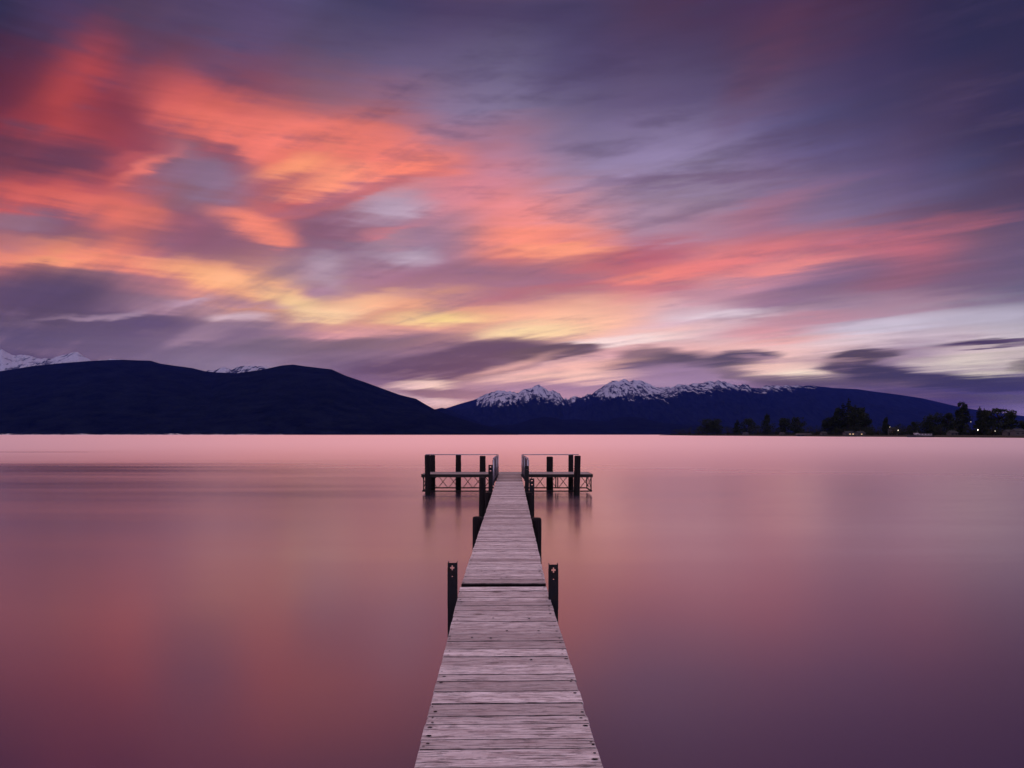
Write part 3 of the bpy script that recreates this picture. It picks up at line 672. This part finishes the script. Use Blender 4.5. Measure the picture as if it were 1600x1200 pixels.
# houses, lamps and the moored launch
M['wall'] = mat('pale_weatherboard', lambda n, o: pbsdf(n, o, n.mix(n.noise(objco(n), 1.0, 3), (.045, .04, .045), (.08, .075, .08)), .8, .2))
M['roof'] = mat('grey_roof_iron', lambda n, o: pbsdf(n, o, n.mix(n.noise(objco(n), 1.0, 3), (.02, .02, .024), (.04, .04, .045)), .9, .05))
def m_emit(c, e):
    def f(n, o):
        em = n.add('ShaderNodeEmission'); em.inputs[0].default_value = (*c, 1); em.inputs[1].default_value = e; n.l.new(em.outputs[0], o.inputs[0])
    return f
M['lit'] = mat('lit_window', m_emit((1.0, .62, .36), .8))
M['darkglass'] = mat('dark_window', lambda n, o: pbsdf(n, o, (.02, .02, .025), .15, .5))
M['lamp'] = mat('lamp_glow', m_emit((1.0, .86, .66), 5.0))
def house(px, dz, W, D, H, lit, label, roofpitch=.35):
    Z = shore_px(px)+dz; root = empty('house', (at_px(px, Z), Z, 1.55), label, 'house', 'houses along the right shore')
    mb = MB(); mb.box((0, 0, H/2-.4), (W, D, H+.8)); mb.build('wall', M['wall'], root)
    mb = MB(); rh = D*roofpitch; o_ = .4
    n0 = 0; mb.v = [(-W/2-o_, -D/2-o_, H-.05), (W/2+o_, -D/2-o_, H-.05), (W/2+o_, D/2+o_, H-.05), (-W/2-o_, D/2+o_, H-.05), (-W/2+.6, 0, H+rh), (W/2-.6, 0, H+rh)]
    mb.f = [[0,1,5,4],[1,2,5],[2,3,4,5],[3,0,4],[3,2,1,0]]; mb.mi = [0]*5
    mb.build('roof', M['roof'], root)
    nw = max(2, int(W//3))
    for i in range(nw):
        x = -W/2+W*(i+.5)/nw
        mb = MB(); mb.box((x, -D/2-.03, H*.55), (W/nw*.55, .08, 1.2)); fr = mb.build('window', M['wall'], root)
        mb = MB(); mb.box((x, -D/2-.09, H*.55), (W/nw*.55-.2, .04, 1.0)); mb.build('pane', M['lit'] if i in lit else M['darkglass'], fr)
    return root
house(1165, 22, 9, 7, 2.6, (), 'small pale unlit house under the rounded tree on the shore')
house(1222, 20, 7, 6, 2.6, (), 'small unlit house at the foot of the left round tree')
house(1287, 16, 7, 6, 2.8, (), 'pale house at the left foot of the big tree cluster')
house(1326, 14, 11, 7, 2.8, (1, 2), 'house with glowing warm windows under the big tree cluster')
house(1344, 15, 9, 7, 2.6, (1,), 'house with one warm window under the right end of the cluster')
house(1397, 50, 10, 7, 6.8, (0, 2), 'two storey pale house with small lights right of the narrow cypress')
house(1488, 18, 7, 6, 2.6, (), 'small dim house between the wide tree and the tallest tree')
house(1577, 16, 7, 6, 2.8, (1,), 'pale house with one light near the right end of the shore')
house(1590, 20, 8, 6, 3.6, (), 'pale gabled house between the umbrella tree and the right edge')
def lamp(px, top, dz, label, r=.3):
    Z = shore_px(px)+dz; z = CAMZ+(HY-top)/F*Z
    root = empty('street_lamp', (at_px(px, Z), Z, 1.4), label, 'lamp', 'lamps along the right shore')
    mb = MB(); mb.tube([(0,0,-.3),(0,0,z-1.4-.1)], [.09,.05], 8); mb.tube([(0,0,z-1.5),(0,-.35,z-1.42)], .035, 6); mb.build('pole', M['steel'], root)
    mb = MB(); n = 8
    pts = [(0,-.4,z-1.4+r*math.cos(math.pi*i/6)) for i in range(7)]
    mb.tube(pts, [max(.02, r*math.sin(math.pi*i/6)) for i in range(7)], 10); mb.build('lamp_globe', M['lamp'], root, smooth=True)
lamp(1527.4, 671.8, 12, 'brightest white lamp on the shore, right of the tallest tree', .42)
lamp(1403, 672.2, 10, 'white lamp by the water left of the moored launch', .3)
lamp(1554.4, 673.6, 10, 'faint lamp under the umbrella crowned tree', .16)
lamp(1516.5, 659, 26, 'dim high lamp between the tallest tree and the conifers', .14)
lamp(1390, 667.2, 30, 'small high lamp beside the two storey house', .16)
lamp(1571, 673, 12, 'small lamp in front of the pale houses at the right end', .14)

def launch():
    Z = shore_px(1438)-25; L = 41/F*Z; root = empty('launch', (at_px(1438, Z), Z, 0), 'white cabin launch moored off the right shore', 'boat')
    mb = MB(); n = 14; W = L*.19
    prof = []
    for i in range(n+1):
        t = i/n; x = -L/2+L*t; wd = W/2*min(1, (t/.28)**.6)*(1 if t < .85 else 1-.15*(t-.85)/.15); sh = 1.6+.9*(1-t)**2
        wd = max(wd, .04)
        prof.append([(x-.5*(1-t), -wd, sh), (x, -wd*.8, -.2), (x, 0, -.5), (x, wd*.8, -.2), (x-.5*(1-t), wd, sh)])
    for p in prof: mb.v += p
    for i in range(n):
        for j in range(4): a = i*5+j; mb.f.append([a, a+1, a+6, a+5]); mb.mi.append(0)
        mb.f.append([i*5, i*5+5, i*5+9, i*5+4]); mb.mi.append(1)
    mb.f.append([n*5+k for k in range(5)]); mb.mi.append(0)
    mb.build('hull', [mat('navy_hull_paint', lambda q, o: pbsdf(q, o, (.02, .02, .03), .4)), M['wall']], root)
    wh = mat('white_boat_paint', lambda q, o: pbsdf(q, o, q.mix(q.noise(objco(q), .8, 3), (.24, .22, .25), (.38, .35, .38)), .5, .2))
    mb = MB(); mb.box((L*.10, 0, 2.4), (L*.62, W*.72, 1.7), bev=.15); mb.box((-L*.16, 0, 3.5), (L*.14, W*.6, 1.0), bev=.15); cb = mb.build('cabin', wh, root)
    mb = MB(); mb.box((L*.14, 0, 3.36), (L*.52, W*.8, .12)); mb.build('canopy', wh, root)
    for i in range(5):
        mb = MB(); mb.box((-L*.14+i*L*.12, -W*.36-.02, 2.75), (L*.085, .06, .6)); mb.build('window', M['darkglass'], cb)
    mb = MB(); mb.tube([(-L*.1, 0, 4), (-L*.12, 0, 7.0)], [.07, .03], 6); mb.build('mast', M['rail'], root)
launch()
def shed():
    px = 1256; Z = shore_px(px)+5; L = 24/F*Z
    root = empty('boat_shed', (at_px(px, Z), Z, .6), 'long low pale boat shed at the waterline right of the round pair', 'shed')
    mb = MB(); mb.box((0, 0, 1.0), (L, 5, 2.6)); mb.build('wall', M['wall'], root)
    mb = MB(); mb.v = [(-L/2-.3,-2.9,2.25),(L/2+.3,-2.9,2.25),(L/2+.3,2.9,2.25),(-L/2-.3,2.9,2.25),(-L/2-.3,0,3.2),(L/2+.3,0,3.2)]; mb.f = [[0,1,5,4],[1,2,5],[2,3,4,5],[3,0,4],[3,2,1,0]]; mb.mi = [0]*5
    mb.build('roof', M['wall'], root)
    for i in range(4):
        mb = MB(); mb.box((-L/2+L*(i+.5)/4, -2.55, .9), (L/4*.7, .1, 2.0)); mb.build('door', M['darkglass'], root)
shed()

# ------------------------------------------------------------------ the jetty
PITCH = .188; WD = .935
jetty = empty('jetty', (0, 0, 0), 'long narrow weathered plank jetty with a T shaped platform at its far end', 'jetty')
def plank_run(name, y0, y1, cx, lx, pitch, material, parent, rz=0.0, seed=1, nails=True, thick=.045, ends=.0035):
    """boards laid across a walkway; built about its own origin"""
    rnd = random.Random(seed); mb = MB(); pv = []; y = y0
    while y < y1-.02:
        wv = min(pitch*rnd.choice((1, 1, 1, 1, .62, 1.05)), y1-y) if nails else pitch
        gap = rnd.triangular(.0015, .016, .004)
        r = rnd.random(); dxx = rnd.uniform(-ends, ends); dl = rnd.uniform(-ends, ends)
        dz = rnd.uniform(-.0025, .0025); tilt = Matrix.Rotation(rnd.uniform(-.003, .003), 3, 'Z') @ Matrix.Rotation(rnd.uniform(-.002, .002), 3, 'Y') @ Matrix.Rotation(rnd.uniform(-.012, .012), 3, 'X')
        a, b = mb.box((cx+dxx, y+wv/2, -thick/2+dz), (lx+dl, wv-gap, thick), tilt, 0, bev=rnd.choice((.0012, .002, .003, .0045, .007)))
        fi = len(mb.f)-26
        if True:                                   # dirt fills the grooves
            for q in (2, 3, 6, 7, 8, 9): mb.mi[fi+q] = 2
        pv += [r]*(b-a)
        if nails:
            for sx in (-1, 1):
                for k in (0, 1):
                    if rnd.random() < .42: continue
                    nx = cx+sx*(lx/2-.032+rnd.uniform(-.018, .018)); ny = y+wv*(.26+.48*k)+rnd.uniform(-.022, .022)
                    n0 = len(mb.v); rr = rnd.uniform(.004, .009); ex = rnd.uniform(1, 2.2)
                    for q in range(7): t = 6.283*q/7; mb.v.append((nx+rr*ex*math.cos(t), ny+rr*math.sin(t), dz+.0042))
                    mb.f.append(list(range(n0, n0+7))); mb.mi.append(1); pv += [0]*7
            if rnd.random() < .14:
                for k in range(rnd.choice((1, 2))):
                    nx = cx+rnd.uniform(-.35, .35); ny = y+wv*rnd.uniform(.3, .7); n0 = len(mb.v); rr = .009
                    for q in range(7): t = 6.283*q/7; mb.v.append((nx+rr*1.3*math.cos(t), ny+rr*math.sin(t), dz+.0042))
                    mb.f.append(list(range(n0, n0+7))); mb.mi.append(1); pv += [0]*7
        y += wv
    mb.at['plank'] = pv
    o = mb.build(name, [material, M['nail'], M['seam']], parent, loc=(0, 0, DECK)); return o
# near walkway swings slightly to the left of the far one
nw = plank_run('walkway', -9.0, 0.0, 0, WD, PITCH, M['plank'], jetty, seed=11)
nw.location = (-.0915, 7.40, DECK); nw.rotation_euler = (0, 0, R(1.07)); nw['label'] = 'near stretch of plank walkway'
fw = plank_run('walkway', 0, 28.34-7.57, 0, WD, PITCH, M['plank'], jetty, seed=23)
fw.location = (-.093, 7.57, DECK); fw['label'] = 'far stretch of plank walkway'
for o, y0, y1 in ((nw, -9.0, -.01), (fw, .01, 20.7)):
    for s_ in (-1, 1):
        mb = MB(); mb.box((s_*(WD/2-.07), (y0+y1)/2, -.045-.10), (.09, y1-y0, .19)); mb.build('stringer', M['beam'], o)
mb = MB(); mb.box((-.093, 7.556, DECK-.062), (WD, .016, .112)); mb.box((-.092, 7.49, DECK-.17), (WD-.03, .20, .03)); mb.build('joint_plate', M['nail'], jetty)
# cross beams beneath the walkways
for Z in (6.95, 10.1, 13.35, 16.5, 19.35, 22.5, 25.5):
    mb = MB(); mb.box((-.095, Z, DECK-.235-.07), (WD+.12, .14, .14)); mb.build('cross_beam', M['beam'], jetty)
# T platform
PX0, PX1, PY0, PY1 = -3.74, 3.33, 28.42, 30.2
rnd = random.Random(3); mb = MB(); pv = []; y = PY0
while y < PY1-.01:
    segs = [PX0, -2.0, -.3, 1.5, PX1] if rnd.random() < .5 else [PX0, -1.2, .8, PX1]
    for xa, xb in zip(segs, segs[1:]):
        a, b = mb.box(((xa+xb)/2, y+.07, -.02+rnd.uniform(-.002, .002)), (xb-xa-.006, .136, .04), None, 0, bev=.004); pv += [rnd.random()]*(b-a)
    y += .1483
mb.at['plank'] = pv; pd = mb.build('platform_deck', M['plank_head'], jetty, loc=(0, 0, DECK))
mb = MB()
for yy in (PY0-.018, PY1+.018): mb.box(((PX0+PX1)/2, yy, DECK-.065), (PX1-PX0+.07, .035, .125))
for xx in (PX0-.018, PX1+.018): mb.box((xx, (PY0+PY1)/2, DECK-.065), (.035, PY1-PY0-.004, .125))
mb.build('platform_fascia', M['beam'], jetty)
def bar(mb, a, b, t=.04):
    a, b = Vector(a), Vector(b); d = b-a
    mb.box((a+b)/2, (t, t, d.length), d.to_track_quat('Z', 'Y').to_matrix())
ZT, ZB = DECK-.13, .145
for row, (yy, cen) in enumerate(((PY0+.02, []), (PY1-.02, [676, 692.2, 708.7, 731, 747, 764, 790, 808, 826, 844, 862, 880, 898, 914]))):
    mb = MB()
    bar(mb, (PX0+.0, yy, ZB), (PX1, yy, ZB), .05)
    for px in ([662, 923.5] if row == 0 else [668.5, 719.5, 755, 868.5, 871.5, 917.5]):
        x = min(max(at_px(px, yy), PX0+.025), PX1-.025); bar(mb, (x, yy, ZB+.025), (x, yy, ZT), .045)
    for px in cen:
        x = (px-CX)/F*PY1
        for s_ in (-1, 1):
            mb.tube([(x-s_*.20, yy+s_*.008, ZB+.02), (x+s_*.235, yy+s_*.008, ZT)], (.014), 6)
    o = mb.build('truss', M['steel'], jetty); o['label'] = 'front lower chord frame' if row == 0 else 'rear truss with crossed rods'
for xx in (PX0+.02, PX1-.02):
    mb = MB(); bar(mb, (xx, PY0+.05, ZB), (xx, PY1-.05, ZB), .05)
    for s_ in (-1, 1):
        mb.tube([(xx+s_*.008, (PY0+PY1)/2-s_*.85, ZB+.02), (xx+s_*.008, (PY0+PY1)/2+s_*.85, ZT)], (.014), 6)
    mb.build('end_frame', M['steel'], jetty)
# handrails: along the front edge of the platform, turning back along the walkway
RZ = 1.665
def arc(p, q, r, n=5): return [tuple(Vector(p).lerp(Vector(q), i/n)) for i in range(n+1)]
for s_, xo, xf, xn in ((-1, -3.60, -.575, -.640), (1, 2.78, .415, .553)):
    c = .13*s_
    pts = [(xo, PY0+.03, RZ), (xf+c, PY0+.03, RZ), (xf+c*.4, PY0-.01, RZ+.004), (xf, PY0-.12, RZ), (xn, 23.7, RZ+.015)]
    mb = MB(); mb.tube(pts, .021, 8)
    for (qx, qy) in ((xn, 23.75), ((xn+xf)/2, 26.1), (xf, PY0-.14)): mb.tube([(qx, qy, DECK-.12), (qx, qy, RZ)], .024, 8)
    if s_ < 0: mb.tube([(xo+.01, PY0+.03, DECK-.02), (xo+.01, PY0+.03, RZ)], .02, 8)
    mb.build('handrail', M['rail'], jetty, smooth=True)['label'] = 'left handrail' if s_ < 0 else 'right handrail'
    # boarded side panel
    mb = MB(); nbd = 26; A = Vector((xn, 23.78, 0)); B = Vector((xf, PY0-.17, 0)); d = B-A; rot = Matrix.Rotation(math.atan2(-d.x, d.y), 3, 'Z'); L = d.length
    for i in range(nbd):
        p = A+d*((i+.5)/nbd); mb.box((p.x-s_*-.032, p.y, (DECK-.13+RZ-.05)/2), (.016, L/nbd-.006, RZ-.05-DECK+.13), rot)
    for zz in (DECK+.08, RZ-.10): mb.box(((A.x+B.x)/2+s_*.012, (A.y+B.y)/2, zz), (.02, L, .05), rot)
    mb.build('side_panel', M['panel'], jetty)['label'] = 'left boarded side panel' if s_ < 0 else 'right boarded side panel'

# ---- piles (round timber) and steel guide posts stand in the lake bed beside the jetty
def pile(px_or_x, Z, r, top, label, lean=0.0, taper=1.12, chamf=.02, name='timber_pile', group='round timber piles along the jetty'):
    X = px_or_x; rnd = random.Random(int(Z*100+X*37)); mb = MB(); seg = 14; rows = [-5.5, -1, 0, .3, .6]
    z = .9
    while z < top-.12: rows.append(z); z += .25
    rows += [top-chamf-.03, top-chamf, top]
    for i, zz in enumerate(rows):
        k = r*(1+(taper-1)*max(0, (top-zz))/2.0)*(1+.025*rnd.uniform(-1, 1))
        if zz == top: k = r*.82
        if zz < -1: k = r*1.15
        for q in range(seg):
            t = 6.2832*q/seg; kk = k*(1+.03*mnoise.noise(Vector((q*1.3, zz*.8, X))))
            mb.v.append((kk*math.cos(t)+lean*zz, kk*math.sin(t), zz))
    for i in range(len(rows)-1):
        for q in range(seg): a = i*seg+q; b = i*seg+(q+1) % seg; mb.f.append([a, b, b+seg, a+seg]); mb.mi.append(0)
    e = (len(rows)-1)*seg; mb.f.append([e+q for q in range(seg)]); mb.mi.append(0)
    o = mb.build(name, M['pile'], smooth=False, loc=(X, Z, 0)); return tag(o, label, 'pile', group)
pile(-.668, 13.3, .098, DECK+.05, 'short round pile at deck height on the left, next beyond the near steel post')
pile(.473, 13.3, .098, DECK+.03, 'short round pile at deck height on the right, next beyond the near steel post')
pile(-.668, 19.35, .095, DECK+.02, 'short stub pile on the left tight against the deck, before the platform')
pile(.480, 19.35, .095, DECK+.02, 'short stub pile on the right tight against the deck, before the platform')
pile(-.905, 20.7, .090, DECK+.36, 'left pile standing off the deck edge just before the platform', taper=1.15)
pile(-3.47, 28.14, .110, 1.66, 'front pile at the left end of the platform', lean=-.012, taper=1.0)
pile(2.66, 28.12, .130, 1.63, 'leaning front pile at the right end of the platform', lean=.025, taper=1.0)
pile(-3.55, 30.5, .118, 1.58, 'rear pile at the left end of the platform, half behind the front one')
pile(-2.395, 30.5, .118, 1.60, 'second rear pile from the left end of the platform')
pile(-1.31, 30.5, .130, 1.55, 'rear pile of the platform nearest the left side of the walkway')
pile(1.686, 30.5, .142, 1.515, 'thick rear pile of the platform right of the walkway')
pile(2.63, 30.5, .108, 1.615, 'rear pile at the right end of the platform, half behind the leaning one')

def steel_post(X, Z, wd, top, holes, label, face=1):
    """hollow square section with holes right through its front and back plates near the top"""
    root = empty('guide_post', (X, Z, 0), label, 'post', 'steel guide posts beside the walkway')
    mb = MB(); t = .006; h = wd/2
    for sx in (-1, 1): mb.box((sx*(h-t/2), 0, (top-5.5)/2), (t, wd, top+5.5))
    # plates are assembled round the openings
    for sy in (-1,):                 # an open channel: the web faces the shore
        yy = sy*(h-t/2)
        cells = []
        for (zc, w_, hh, kind) in sorted(holes, reverse=True): cells.append((zc, w_, hh, kind))
        zt = top; iw = wd-2*t
        for zc, w_, hh, kind in cells:
            if zt-(zc+hh/2) > .0005: mb.box((0, yy, (zt+zc+hh/2)/2), (iw, t, zt-zc-hh/2))
            if kind == 'cross':      # plus shaped opening: wide in the middle third
                for zz, ww in ((zc+hh/3, w_*.30), (zc, w_), (zc-hh/3, w_*.30)):
                    for sx in (-1, 1): sw = (iw-ww)/2; mb.box((sx*(ww/2+sw/2), yy, zz), (sw, t, hh/3))
            else:
                for sx in (-1, 1): sw = (iw-w_)/2; mb.box((sx*(w_/2+sw/2), yy, zc), (sw, t, hh))
            zt = zc-hh/2
        mb.box((0, yy, (zt-5.5)/2), (iw, t, zt+5.5))
    mb.build('channel', M['steel'], root)
    mb = MB()
    for sx in (-1, 1): mb.box((sx*(h+.0015), -h*.2, top-.25), (.003, wd*.5, .40))
    mb.build('wear_strip', M['steel'], root)
    return root
steel_post(-.600, 6.9, .092, DECK+.362, [(DECK+.312, .042, .050, 'cross'), (DECK+.225, .012, .010, 'slot')], 'near steel post with a plus shaped hole on the left of the walkway joint')
steel_post(.4145, 6.86, .092, DECK+.352, [(DECK+.297, .042, .052, 'cross'), (DECK+.205, .012, .010, 'slot')], 'near steel post with a plus shaped hole on the right of the walkway joint')
steel_post(.598, 20.6, .145, DECK+.33, [(DECK+.265, .045, .035, 's'), (DECK+.145, .05, .03, 's'), (DECK-.15, .035, .03, 's')], 'shorter far steel post with three holes on the right before the platform')
steel_post(-.706, 22.5, .137, DECK+.655, [(DECK+.59, .04, .04, 's'), (DECK+.46, .045, .03, 's')], 'far steel post with two holes left of the walkway by the side panel')
steel_post(.490, 22.5, .132, DECK+.62, [(DECK+.50, .03, .025, 's')], 'far steel post with one tiny hole right of the walkway by the side panel')

# ------------------------------------------------------------------ evening air
def m_haze(n, out):
    v = n.add('ShaderNodeVolumePrincipled'); v.inputs['Color'].default_value = (.05, .09, .74, 1)
    v.inputs['Density'].default_value = 0.8e-5; v.inputs['Anisotropy'].default_value = 0.0
    n.l.new(v.outputs[0], out.inputs['Volume'])
HAZE = True
if HAZE:
    mb = MB(); mb.box((0, 16500, 1200), (76000, 38000, 2414)); tag(mb.build('haze', mat('evening_air', m_haze)), 'thin bluish evening air over the lake', 'haze', kind='stuff')
